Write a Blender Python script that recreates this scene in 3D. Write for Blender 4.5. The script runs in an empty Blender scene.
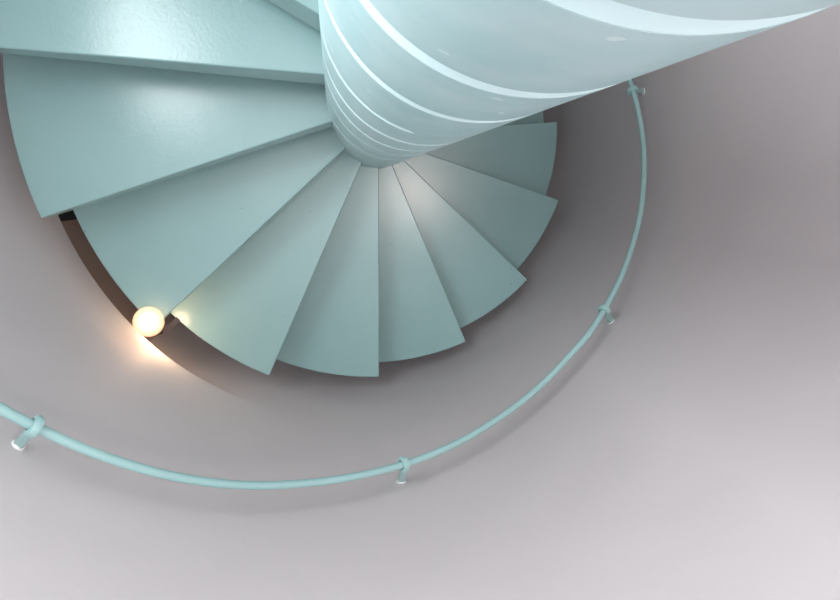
import bpy, bmesh, math, random
from mathutils import Vector, Matrix
random.seed(4)
PI = math.pi
D = math.radians
C = bpy.context.scene.collection

# ------------------------------------------------------------------ materials
def nodes(name):
    m = bpy.data.materials.new(name); m.use_nodes = True
    nt = m.node_tree; b = nt.nodes['Principled BSDF']
    return m, nt, b

def mottled(name, c1, c2, rough, scale=3.0, bump=0.02, bscale=60.0, coat=0.0, specks=None, spec_amt=0.0, spec=0.5, smear=0.0, wave=0.0):
    m, nt, b = nodes(name)
    N = nt.nodes; L = nt.links
    tc = N.new('ShaderNodeTexCoord')
    n1 = N.new('ShaderNodeTexNoise'); n1.inputs['Scale'].default_value = scale; n1.inputs['Detail'].default_value = 4
    L.new(tc.outputs['Object'], n1.inputs['Vector'])
    r = N.new('ShaderNodeValToRGB')
    r.color_ramp.elements[0].position = 0.3; r.color_ramp.elements[1].position = 0.7
    r.color_ramp.elements[0].color = (*c1, 1); r.color_ramp.elements[1].color = (*c2, 1)
    L.new(n1.outputs['Fac'], r.inputs['Fac'])
    col = r.outputs['Color']
    if smear:
        mp = N.new('ShaderNodeMapping'); mp.inputs['Scale'].default_value = (1, 1, 1.2)
        L.new(tc.outputs['Object'], mp.inputs['Vector'])
        n3 = N.new('ShaderNodeTexNoise'); n3.inputs['Scale'].default_value = 14; n3.inputs['Detail'].default_value = 6
        L.new(mp.outputs['Vector'], n3.inputs['Vector'])
        r3 = N.new('ShaderNodeValToRGB'); r3.color_ramp.elements[0].position = 0.45; r3.color_ramp.elements[1].position = 0.8
        L.new(n3.outputs['Fac'], r3.inputs['Fac'])
        mu = N.new('ShaderNodeMath'); mu.operation = 'MULTIPLY'; mu.inputs[1].default_value = smear
        L.new(r3.outputs['Color'], mu.inputs[0])
        mx = N.new('ShaderNodeMix'); mx.data_type = 'RGBA'
        L.new(mu.outputs[0], mx.inputs['Factor']); L.new(col, mx.inputs['A'])
        mx.inputs['B'].default_value = (0.62, 0.75, 0.78, 1)
        col = mx.outputs['Result']
    if specks:
        v = N.new('ShaderNodeTexVoronoi'); v.inputs['Scale'].default_value = spec_amt
        nd = N.new('ShaderNodeTexNoise'); nd.inputs['Scale'].default_value = spec_amt * 1.3
        L.new(tc.outputs['Object'], nd.inputs['Vector'])
        va = N.new('ShaderNodeVectorMath'); va.operation = 'SCALE'; va.inputs['Scale'].default_value = 0.03
        L.new(nd.outputs['Color'], va.inputs[0])
        vb = N.new('ShaderNodeVectorMath'); vb.operation = 'ADD'
        L.new(tc.outputs['Object'], vb.inputs[0]); L.new(va.outputs[0], vb.inputs[1])
        L.new(vb.outputs[0], v.inputs['Vector'])
        # the size of a speck follows the cell's random colour: most cells have none
        sp = N.new('ShaderNodeSeparateColor'); L.new(v.outputs['Color'], sp.inputs[0])
        m1 = N.new('ShaderNodeMath'); m1.operation = 'MULTIPLY_ADD'; m1.inputs[1].default_value = 0.45; m1.inputs[2].default_value = -0.35 if spec_amt < 30 else -0.215
        L.new(sp.outputs[0], m1.inputs[0])
        lt = N.new('ShaderNodeMath'); lt.operation = 'LESS_THAN'
        L.new(v.outputs['Distance'], lt.inputs[0]); L.new(m1.outputs[0], lt.inputs[1])
        m2 = N.new('ShaderNodeMath'); m2.operation = 'MULTIPLY'; m2.inputs[1].default_value = 0.55
        L.new(lt.outputs[0], m2.inputs[0])
        mx = N.new('ShaderNodeMix'); mx.data_type = 'RGBA'
        L.new(m2.outputs[0], mx.inputs['Factor']); L.new(col, mx.inputs['A'])
        mx.inputs['B'].default_value = (*specks, 1)
        col = mx.outputs['Result']
    L.new(col, b.inputs['Base Color'])
    b.inputs['Roughness'].default_value = rough
    b.inputs['Specular IOR Level'].default_value = spec
    if coat:
        b.inputs['Coat Weight'].default_value = coat; b.inputs['Coat Roughness'].default_value = 0.12
    n2 = N.new('ShaderNodeTexNoise'); n2.inputs['Scale'].default_value = bscale; n2.inputs['Detail'].default_value = 5
    L.new(tc.outputs['Object'], n2.inputs['Vector'])
    h = n2.outputs['Fac']
    if wave:
        n4 = N.new('ShaderNodeTexNoise'); n4.inputs['Scale'].default_value = 7; n4.inputs['Detail'].default_value = 2
        L.new(tc.outputs['Object'], n4.inputs['Vector'])
        ma = N.new('ShaderNodeMath'); ma.operation = 'MULTIPLY_ADD'; ma.inputs[1].default_value = wave
        L.new(n4.outputs['Fac'], ma.inputs[0]); L.new(h, ma.inputs[2]); h = ma.outputs[0]
    bp = N.new('ShaderNodeBump'); bp.inputs['Strength'].default_value = 1.0; bp.inputs['Distance'].default_value = bump
    L.new(h, bp.inputs['Height']); L.new(bp.outputs['Normal'], b.inputs['Normal'])
    return m

TEAL = mottled('aqua gloss paint', (0.272, 0.448, 0.450), (0.305, 0.488, 0.490), 0.21, 2.5, 0.00028, 130, specks=(0.16, 0.24, 0.24), spec_amt=24, spec=0.5)
COLM = mottled('aqua column paint', (0.37, 0.585, 0.605), (0.48, 0.69, 0.705), 0.34, 5, 0.0003, 45, specks=(0.78, 0.9, 0.9), spec_amt=34, smear=0.55)
RIMM = mottled('aqua seam paint with highlight', (0.64, 0.87, 0.90), (0.70, 0.92, 0.94), 0.35, 6, 0.0004, 40)  # paler than the column: light caught on the chamfer put into the colour
RAILM = mottled('aqua rail paint', (0.31, 0.51, 0.51), (0.35, 0.56, 0.56), 0.28, 5, 0.0004, 60)
WALLM = mottled('pale mauve plaster', (0.645, 0.603, 0.615), (0.682, 0.639, 0.652), 0.60, 2.2, 0.0006, 38, spec=0.35, wave=3.0)
WHITE = mottled('white filler', (0.75, 0.78, 0.78), (0.82, 0.84, 0.84), 0.6, 6, 0.001, 50)
BROWN = mottled('brown recess tone', (0.33, 0.235, 0.195), (0.37, 0.265, 0.22), 0.7, 5, 0.001, 40)  # one brown tone for the back and jamb of the recess
BLACK = mottled('black recess shade', (0.018, 0.016, 0.015), (0.025, 0.022, 0.02), 0.7, 6, 0.001, 40)  # near-black puts the deep opening's shade into the colour
BRASS = mottled('brown metal lamp arm', (0.07, 0.04, 0.03), (0.09, 0.052, 0.04), 0.5, 8, 0.0005, 60)

def emit(name, col, s):
    m, nt, b = nodes(name)
    b.inputs['Base Color'].default_value = (*col, 1); b.inputs['Roughness'].default_value = 0.4
    b.inputs['Emission Color'].default_value = (*col, 1); b.inputs['Emission Strength'].default_value = s
    return m

# ------------------------------------------------------------------ helpers
def link(name, bm, mat, parent=None, smooth=True, angle=35):
    bmesh.ops.recalc_face_normals(bm, faces=bm.faces)
    me = bpy.data.meshes.new(name); bm.to_mesh(me); bm.free()
    o = bpy.data.objects.new(name, me); C.objects.link(o)
    me.materials.append(mat)
    if smooth:
        me.polygons.foreach_set('use_smooth', [True] * len(me.polygons))
        me.set_sharp_from_angle(angle=D(angle))
    if parent: o.parent = parent
    return o

def empty(name, label, cat, group=None):
    o = bpy.data.objects.new(name, None); C.objects.link(o)
    o.empty_display_size = 0.1
    o['label'] = label; o['category'] = cat
    if group: o['group'] = group
    return o

def cyl(r, t, z): return Vector((r * math.cos(t), r * math.sin(t), z))

def sweep(bm, pts, rad, n=14, up=Vector((0, 0, 1)), closed=False, sect=None):
    rings = []
    m = len(pts)
    for i, p in enumerate(pts):
        a = pts[(i - 1) % m] if (closed or i > 0) else p
        b = pts[(i + 1) % m] if (closed or i < m - 1) else p
        t = (b - a).normalized()
        s = t.cross(up).normalized(); u = s.cross(t)
        if sect:
            ring = [bm.verts.new(p + s * x + u * y) for x, y in sect]
        else:
            ring = [bm.verts.new(p + s * rad * math.cos(2 * PI * k / n) + u * rad * math.sin(2 * PI * k / n)) for k in range(n)]
        rings.append(ring)
    N = len(rings[0])
    for i in range(m if closed else m - 1):
        A, B = rings[i], rings[(i + 1) % m]
        for k in range(N):
            bm.faces.new((A[k], A[(k + 1) % N], B[(k + 1) % N], B[k]))
    if not closed:
        bm.faces.new(rings[0]); bm.faces.new(rings[-1][::-1])

# ------------------------------------------------------------------ measures (outer tread radius = 1)
RC = 0.1793; DTH = 0.41139; DZ = 0.21521; TH5 = -1.51269; DL = 0.0525
RR = 0.9965; RW = 1.085
ZTOP, ZBOT = 4.45, -2.0
ADJ = {1: (.0112, .019, -.0277), 2: (-.0021, .0039, .0518), 3: (0, -.0069, .0205), 4: (-.0067, .0054, .0035),
       5: (.0036, -.0035, -.0029), 6: (-.0003, .0018, 0), 7: (.0005, .0007, -.0272), 8: (.0122, -.0085, -.0372), 9: (.0011, -.0078, .0095)}
def tread_pose(k):
    a = ADJ.get(k, (0, 0, 0))
    return TH5 + (k - 5) * DTH + a[0], -(k - 5) * DZ + a[1], DL + a[2]

# ------------------------------------------------------------------ staircase
stair = empty('spiral_staircase', 'aqua painted metal spiral staircase of wedge treads around a thick round column', 'staircase')

# grooves where the sleeves of the column meet: height, height of the chamfer, tilt, bearing range (or None)
SEAMS = [(2.36, .020, 0, None), (2.145, .024, 0, None), (1.934, .025, 0, None), (1.733, .022, 0, None), (1.503, .020, 0, (-179, -101)),
         (1.333, .020, 0, None), (1.168, .022, -.022, None), (0.985, .008, 0, (-150, -60)), (0.735, .015, 0, None)]
NS = 180
def seam_fade(t, rng):
    if not rng: return 1.0
    a, b = D(rng[0]), D(rng[1])
    return max(0.0, min(1.0, (b - t) / .3)) * max(0.0, min(1.0, (t - a) / .1))
def seam_z(z, tilt, t): return z + tilt * (t + D(120)) * (1 if abs(t + D(120)) < 1 else 0) * .8 + 0.0012 * math.sin(3 * t + z * 9)

def column():
    bm = bmesh.new()
    rings = []
    for j in range(NS):
        t = -PI + 2 * PI * j / NS
        c = [bm.verts.new(cyl(RC, t, ZTOP))]
        for z, h, tilt, rng in SEAMS:
            a = seam_fade(t, rng); zz = seam_z(z, tilt, t)
            for r, y in ((RC, .0025), (RC - .0125 * a, .001), (RC - .0125 * a, -h), (RC, -h - .0005)):
                c.append(bm.verts.new(cyl(r, t, zz + y)))
        c.append(bm.verts.new(cyl(RC, t, ZBOT)))
        rings.append(c)
    for j in range(NS):
        A, B = rings[j], rings[(j + 1) % NS]
        for k in range(len(A) - 1):
            bm.faces.new((A[k], A[k + 1], B[k + 1], B[k]))
    return link('column', bm, COLM, stair, angle=30)
col = column()

def seam(z, h, tilt, rng):
    """the pale chamfered lip seated in a groove of the column"""
    bm = bmesh.new(); rings = []
    for j in range(NS):
        t = -PI + 2 * PI * j / NS; zz = seam_z(z, tilt, t)
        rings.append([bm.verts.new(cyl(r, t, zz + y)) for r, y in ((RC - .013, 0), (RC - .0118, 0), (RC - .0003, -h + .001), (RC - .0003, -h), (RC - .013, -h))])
    for j in range(NS):
        A, B = rings[j], rings[(j + 1) % NS]
        for k in range(5):
            bm.faces.new((A[k], A[(k + 1) % 5], B[(k + 1) % 5], B[k]))
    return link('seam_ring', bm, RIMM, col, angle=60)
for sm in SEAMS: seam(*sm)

def tread(k):
    th, z, dl = tread_pose(k)
    back = th - DTH - 0.13
    t_out, t_in = 0.062, 0.155
    ri = RC - 0.012
    nr, na = 6, 22
    bm = bmesh.new()
    top, bot = [], []
    for i in range(nr + 1):
        f = i / nr; r = ri + (1 - ri) * f
        # front edge runs straight from (1, th) to (RC, th+dl); the back edge likewise
        def edge(base, d):
            p0, p1 = cyl(ri, base + d, 0), cyl(1, base, 0)
            p = p0.lerp(p1, f); q = math.atan2(p.y, p.x)
            return q
        a1 = edge(th, dl); a0 = edge(back, dl - 0.02)
        while a1 < a0: a1 += 2 * PI
        while a1 - a0 > PI: a1 -= 2 * PI
        tk = t_in + (t_out - t_in) * f
        top.append([bm.verts.new(cyl(r, a0 + (a1 - a0) * j / na, z)) for j in range(na + 1)])
        bot.append([bm.verts.new(cyl(r, a0 + (a1 - a0) * j / na, z - tk)) for j in range(na + 1)])
    for i in range(nr):
        for j in range(na):
            bm.faces.new((top[i][j], top[i + 1][j], top[i + 1][j + 1], top[i][j + 1]))
            bm.faces.new((bot[i][j], bot[i][j + 1], bot[i + 1][j + 1], bot[i + 1][j]))
    for i in range(nr):
        for j in (0, na):
            bm.faces.new((top[i][j], top[i + 1][j], bot[i + 1][j], bot[i][j]))
    for j in range(na):
        for i in (0, nr):
            bm.faces.new((top[i][j], top[i][j + 1], bot[i][j + 1], bot[i][j]))
    o = link('tread', bm, TEAL, stair, angle=30)
    bv = o.modifiers.new('edge', 'BEVEL'); bv.width = 0.005; bv.segments = 3; bv.limit_method = 'ANGLE'; bv.angle_limit = D(50)
    bv.harden_normals = True
    return o
for k in range(-1, 13):
    tread(k)

# ------------------------------------------------------------------ wall-mounted handrail
RAIL_PTS = [(-137.0, .826), (-127.9, .838), (-120.5, .849), (-114.6, .850), (-109.7, .846), (-101.8, .833), (-94.5, .823), (-85.9, .821),
            (-77.7, .816), (-67.4, .807), (-55.1, .809), (-38.6, .831), (-28.2, .845), (-14.2, .855), (-5.7, .859), (3, .860), (9.3, .857)]
def rail_z(t):
    d = math.degrees(t)
    P = RAIL_PTS
    if d <= P[0][0]: a = P[0][1]
    elif d >= P[-1][0]: a = P[-1][1]
    else:
        # smooth: gaussian-weighted average of the measured heights
        sw = sa = 0
        for x, y in P:
            w = math.exp(-((x - d) / 7.0) ** 2) + 1e-9; sw += w; sa += w * y
        a = sa / sw
    return a - (t - TH5) / DTH * DZ
rail_thing = empty('handrail', 'thin aqua round metal handrail curving down along the plaster wall on ring brackets', 'handrail')
bm = bmesh.new()
t0, t1 = D(-190), D(75)
pts = [cyl(RR, t0 + (t1 - t0) * i / 260, rail_z(t0 + (t1 - t0) * i / 260)) for i in range(261)]
sweep(bm, pts, 0.0102, 16)
link('rail', bm, RAILM, rail_thing, angle=60)

def bracket(deg, drop):
    t = D(deg); z = rail_z(t)
    p = cyl(RR, t, z)
    tan = (cyl(RR, t + .02, rail_z(t + .02)) - cyl(RR, t - .02, rail_z(t - .02))).normalized()
    out = cyl(1, t, 0)
    w = cyl(RW + .001, t, z - drop)
    # ring: a collar strap looped round the rail
    bm = bmesh.new()
    s = out.copy(); u = tan.cross(s).normalized(); s = u.cross(tan).normalized()
    n = 28; R = 0.0165
    rings = []
    sect = [(-.009, -.004), (-.007, .0045), (0, .006), (.007, .0045), (.009, -.004)]
    for i in range(n):
        a = 2 * PI * i / n; d = s * math.cos(a) + u * math.sin(a)
        rings.append([bm.verts.new(p + d * (R + y) + tan * x) for x, y in sect])
    for i in range(n):
        A, B = rings[i], rings[(i + 1) % n]
        for k in range(5):
            bm.faces.new((A[k], A[(k + 1) % 5], B[(k + 1) % 5], B[k]))
    br = link('rail_bracket', bm, RAILM, rail_thing, angle=40)
    # post
    bm = bmesh.new()
    d = (w - p).normalized()
    sweep(bm, [p + d * 0.019, p + d * 0.03, w - d * 0.004], 0.0075, 4 * 4, up=Vector((0, 0, 1)), sect=[(-.0085, -.0065), (.0085, -.0065), (.0085, .0065), (-.0085, .0065)])
    link('bracket_post', bm, RAILM, br, angle=30)
    # wall plate, a small whitish pad
    bm = bmesh.new()
    q = w
    m = Matrix.Translation(q - out * 0.0035) @ out.to_track_quat('Z', 'Y').to_matrix().to_4x4()
    bmesh.ops.create_cone(bm, cap_ends=True, segments=24, radius1=0.0125, radius2=0.0145, depth=0.007, matrix=m)
    pl = link('wall_plate', bm, WHITE, br, angle=30)
    pl['label'] = 'whitish wall plate'
for deg, drop in ((-181.1, .065), (-133.4, .062), (-85.9, .078), (-38.4, .083), (9.7, .092), (57, .08)):
    bracket(deg, drop)

# ------------------------------------------------------------------ round plaster wall with a recess low on the left
def smooth(x): x = max(0, min(1, x)); return x * x * (3 - 2 * x)
REC0, REC1 = -200.0, -106.0        # the recess runs between these bearings
def lintel(d):                       # height of the recess head
    return .328 - .02 * smooth((d + 132) / 20)
def depth(d):
    if d < -158.3: return 0.30
    return 0.06 * smooth((-106 - d) / 30)

bm = bmesh.new()
n = 360
zs_up = [0, .25, .6, 1.2, 1.9, 2.3, 3.0, 3.6, ZTOP]
WIN = (149, 179, 1.9, 3.6)
cols = []
for j in range(n):
    d = -180 + j
    dd = d if d < 170 else d - 360
    z0 = lintel(dd)
    cols.append([bm.verts.new(cyl(RW, D(d), z0 if i == 0 else max(z0 + .05 * i, z) if z < .7 else z)) for i, z in enumerate(zs_up)])
for j in range(n):
    d = -180 + j
    for i in range(len(zs_up) - 1):
        if WIN[0] <= d < WIN[1] and zs_up[i] >= 1.89 and zs_up[i + 1] <= 3.61: continue
        A, B = cols[j], cols[(j + 1) % n]
        bm.faces.new((A[i], B[i], B[i + 1], A[i + 1]))
w = link('wall_round', bm, WALLM, angle=60); w['kind'] = 'structure'

# lower wall: flush on the right, set back to form the recess on the left
def lower(dfrom, dto, mat, name, step=1.0):
    bm = bmesh.new()
    m = int(round((dto - dfrom) / step))
    prev = None
    for j in range(m + 1):
        d = dfrom + (dto - dfrom) * j / m
        dep = depth(d) if d < -100 else 0
        zt = lintel(d)
        c = [bm.verts.new(cyl(RW + dep, D(d), ZBOT)), bm.verts.new(cyl(RW + dep, D(d), zt))]
        if dep > 1e-5: c.append(bm.verts.new(cyl(RW, D(d), zt)))
        if prev:
            for k in range(min(len(prev), len(c)) - 1):
                bm.faces.new((prev[k], c[k], c[k + 1], prev[k + 1]))
        prev = c
    o = link(name, bm, mat, angle=50); o['kind'] = 'structure'
    return o
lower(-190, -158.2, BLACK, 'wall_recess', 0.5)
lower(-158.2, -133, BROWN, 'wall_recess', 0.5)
# warm recess shade put into the colour, brown fading to the wall's own toward its shallow end
BLEND = mottled('plaster with painted recess shade', (0.645, 0.603, 0.615), (0.682, 0.639, 0.652), 0.62, 2.2, 0.0006, 38, spec=0.35)
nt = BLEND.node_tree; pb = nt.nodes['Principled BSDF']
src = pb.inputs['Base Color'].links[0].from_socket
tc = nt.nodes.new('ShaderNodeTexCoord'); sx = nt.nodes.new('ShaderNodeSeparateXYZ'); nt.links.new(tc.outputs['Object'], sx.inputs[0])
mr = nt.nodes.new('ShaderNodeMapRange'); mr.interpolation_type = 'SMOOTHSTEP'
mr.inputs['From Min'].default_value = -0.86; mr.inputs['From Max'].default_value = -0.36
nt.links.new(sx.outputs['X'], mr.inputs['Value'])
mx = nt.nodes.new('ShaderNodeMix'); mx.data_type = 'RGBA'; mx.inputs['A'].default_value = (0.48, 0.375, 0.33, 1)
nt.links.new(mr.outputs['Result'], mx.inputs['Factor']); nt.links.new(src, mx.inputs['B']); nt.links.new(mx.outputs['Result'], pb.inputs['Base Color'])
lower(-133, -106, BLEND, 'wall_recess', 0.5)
lower(-106, 170, WALLM, 'wall_lower', 1.0)
# jamb between the dark opening and the brown reveal
bm = bmesh.new()
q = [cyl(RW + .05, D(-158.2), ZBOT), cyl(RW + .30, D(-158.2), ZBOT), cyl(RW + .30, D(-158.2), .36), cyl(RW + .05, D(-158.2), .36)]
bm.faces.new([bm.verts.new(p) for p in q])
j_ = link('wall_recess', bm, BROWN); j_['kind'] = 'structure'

# floor and ceiling
bm = bmesh.new(); bmesh.ops.create_circle(bm, cap_ends=True, segments=64, radius=RW + .35, matrix=Matrix.Translation((0, 0, ZBOT)))
f = link('floor', bm, WALLM); f['kind'] = 'structure'
bm = bmesh.new(); bmesh.ops.create_circle(bm, cap_ends=True, segments=64, radius=RW, matrix=Matrix.Translation((0, 0, ZTOP)))
f = link('ceiling', bm, WALLM); f['kind'] = 'structure'

# window frame high on the left, behind the photographer
bm = bmesh.new()
def bar(a, b, z0, z1, r0=RW - .01, r1=RW + .05):
    m = max(2, int(abs(b - a)))
    v = [[bm.verts.new(cyl(r, D(a + (b - a) * i / m), z)) for r, z in ((r0, z0), (r1, z0), (r1, z1), (r0, z1))] for i in range(m + 1)]
    for i in range(m):
        for k in range(4):
            bm.faces.new((v[i][k], v[i][(k + 1) % 4], v[i + 1][(k + 1) % 4], v[i + 1][k]))
    bm.faces.new(v[0]); bm.faces.new(v[-1][::-1])
bar(148, 150.5, 1.85, 3.65); bar(177.5, 180, 1.85, 3.65); bar(150.5, 177.5, 1.85, 1.91); bar(150.5, 177.5, 3.59, 3.65); bar(163.2, 164.8, 1.91, 3.59)
f = link('window_1', bm, WHITE, angle=30); f['kind'] = 'structure'

# ------------------------------------------------------------------ glowing globe lamp on the wall, beside the fourth tread down
LT, LR, LZ = D(-135.1), 0.984, 0.475
lamp = empty('wall_lamp', 'small glowing warm white globe lamp on the wall at the corner of a tread', 'lamp')
GL = emit('warm glow shell', (1.0, 0.60, 0.34), 1.5)
BU = emit('hot bulb', (1.0, 0.84, 0.66), 2.2)
lc = cyl(LR, LT, LZ)
# added shell imitating the lamp's bloom: mostly see-through warm halo round a hot bulb
nt = GL.node_tree; b = nt.nodes['Principled BSDF']
lw = nt.nodes.new('ShaderNodeLayerWeight'); lw.inputs['Blend'].default_value = 0.35
rp = nt.nodes.new('ShaderNodeValToRGB'); nt.links.new(lw.outputs['Facing'], rp.inputs['Fac'])
rp.color_ramp.elements[0].color = (1.0, 0.80, 0.55, 1); rp.color_ramp.elements[1].color = (1.0, 0.55, 0.38, 1)
nt.links.new(rp.outputs['Color'], b.inputs['Emission Color'])
b.inputs['Emission Strength'].default_value = 1.1
tr = nt.nodes.new('ShaderNodeBsdfTransparent'); ms = nt.nodes.new('ShaderNodeMixShader'); ms.inputs[0].default_value = 0.55
mf = nt.nodes.new('ShaderNodeMapRange'); mf.inputs['From Min'].default_value = 0.1; mf.inputs['From Max'].default_value = 0.85; mf.inputs['To Min'].default_value = 0.75; mf.inputs['To Max'].default_value = 0.0
nt.links.new(lw.outputs['Facing'], mf.inputs['Value']); nt.links.new(mf.outputs['Result'], ms.inputs[0])
out = nt.nodes['Material Output']
nt.links.new(tr.outputs[0], ms.inputs[1]); nt.links.new(b.outputs[0], ms.inputs[2]); nt.links.new(ms.outputs[0], out.inputs['Surface'])
bm = bmesh.new(); bmesh.ops.create_uvsphere(bm, u_segments=32, v_segments=20, radius=0.047, matrix=Matrix.Translation(lc))
link('glow_shell', bm, GL, lamp, angle=180)
bm = bmesh.new(); bmesh.ops.create_uvsphere(bm, u_segments=24, v_segments=16, radius=0.029, matrix=Matrix.Translation(lc))
link('bulb', bm, BU, lamp, angle=180)
# brown arm that runs from the globe round the tread corner
bm = bmesh.new()
pts = [cyl(1.022, D(-133.6), .452), cyl(1.004, D(-132.3), .40), cyl(.975, D(-131.9), .385), cyl(.945, D(-131.9), .375)]
sweep(bm, pts, 0.006, 4, sect=[(-.008, -.003), (.008, -.003), (.008, .003), (-.008, .003)])
link('lamp_arm', bm, BRASS, lamp)
L = bpy.data.lights.new('lamp_spill_fill', 'POINT'); L.energy = .85; L.color = (1.0, 0.66, 0.40); L.shadow_soft_size = 0.03  # added point under the tread, standing in for the lamp's spill
lo = bpy.data.objects.new('lamp_spill_fill', L); C.objects.link(lo); lo.location = cyl(1.03, D(-131.9), .335); lo.parent = lamp

# ------------------------------------------------------------------ daylight and added fill lights
def area(name, loc, target, sx, sy, e, colr, shape='RECTANGLE'):
    L = bpy.data.lights.new(name, 'AREA'); L.shape = shape; L.size = sx
    if shape in ('RECTANGLE', 'ELLIPSE'): L.size_y = sy
    L.energy = e; L.color = colr
    o = bpy.data.objects.new(name, L); C.objects.link(o); o.location = loc
    o.rotation_euler = (Vector(target) - Vector(loc)).to_track_quat('-Z', 'Y').to_euler()
    return o
wl = cyl(1.03, D(165), 2.6)
area('window_daylight', wl, (0, 0, 2.6), 0.50, 1.5, 36, (0.93, 0.98, 1.0))
area('skylight', (0.80, -0.26, ZTOP - .03), (0.80, -0.26, 0), 0.42, 0.42, 22, (1.0, 0.86, 0.80), 'DISK')
area('ceiling_fill', (0, 0, ZTOP - .02), (0, 0, 0), 2.0, 2.0, 22, (1.0, 0.97, 0.97), 'DISK')  # added broad ambient fill, no real fitting up there
L = bpy.data.lights.new('lower_fill', 'POINT'); L.energy = 1.1; L.color = (1.0, .92, .88); L.shadow_soft_size = .15  # added fill under the treads to lift the gap along the wall
lo = bpy.data.objects.new('lower_fill', L); C.objects.link(lo); lo.location = cyl(.55, D(-40), -1.6)
wd = bpy.data.worlds.new('w'); bpy.context.scene.world = wd; wd.use_nodes = True
wd.node_tree.nodes['Background'].inputs[0].default_value = (0.85, 0.93, 1, 1)
wd.node_tree.nodes['Background'].inputs[1].default_value = 1.0

# ------------------------------------------------------------------ camera
cam = bpy.data.cameras.new('camera'); co = bpy.data.objects.new('camera', cam); C.objects.link(co)
Rm = Matrix(((0.99486246, -0.0372924, -0.09411671), (0.05382654, 0.98223335, 0.17977859), (0.08574019, -0.18392095, 0.97919442)))
co.matrix_world = Matrix.Translation((-0.149271644, -0.255995741, 2.41616706)) @ Rm.to_4x4()
cam.sensor_width = 36; cam.sensor_fit = 'HORIZONTAL'; cam.lens = 628.900672 * 36 / 840
cam.shift_x = 31.6871904 / 840; cam.shift_y = 4.29254385 / 840
cam.clip_start = 0.01
bpy.context.scene.camera = co
vs = bpy.context.scene.view_settings
vs.view_transform = 'Standard'; vs.look = 'None'; vs.exposure = 0.0
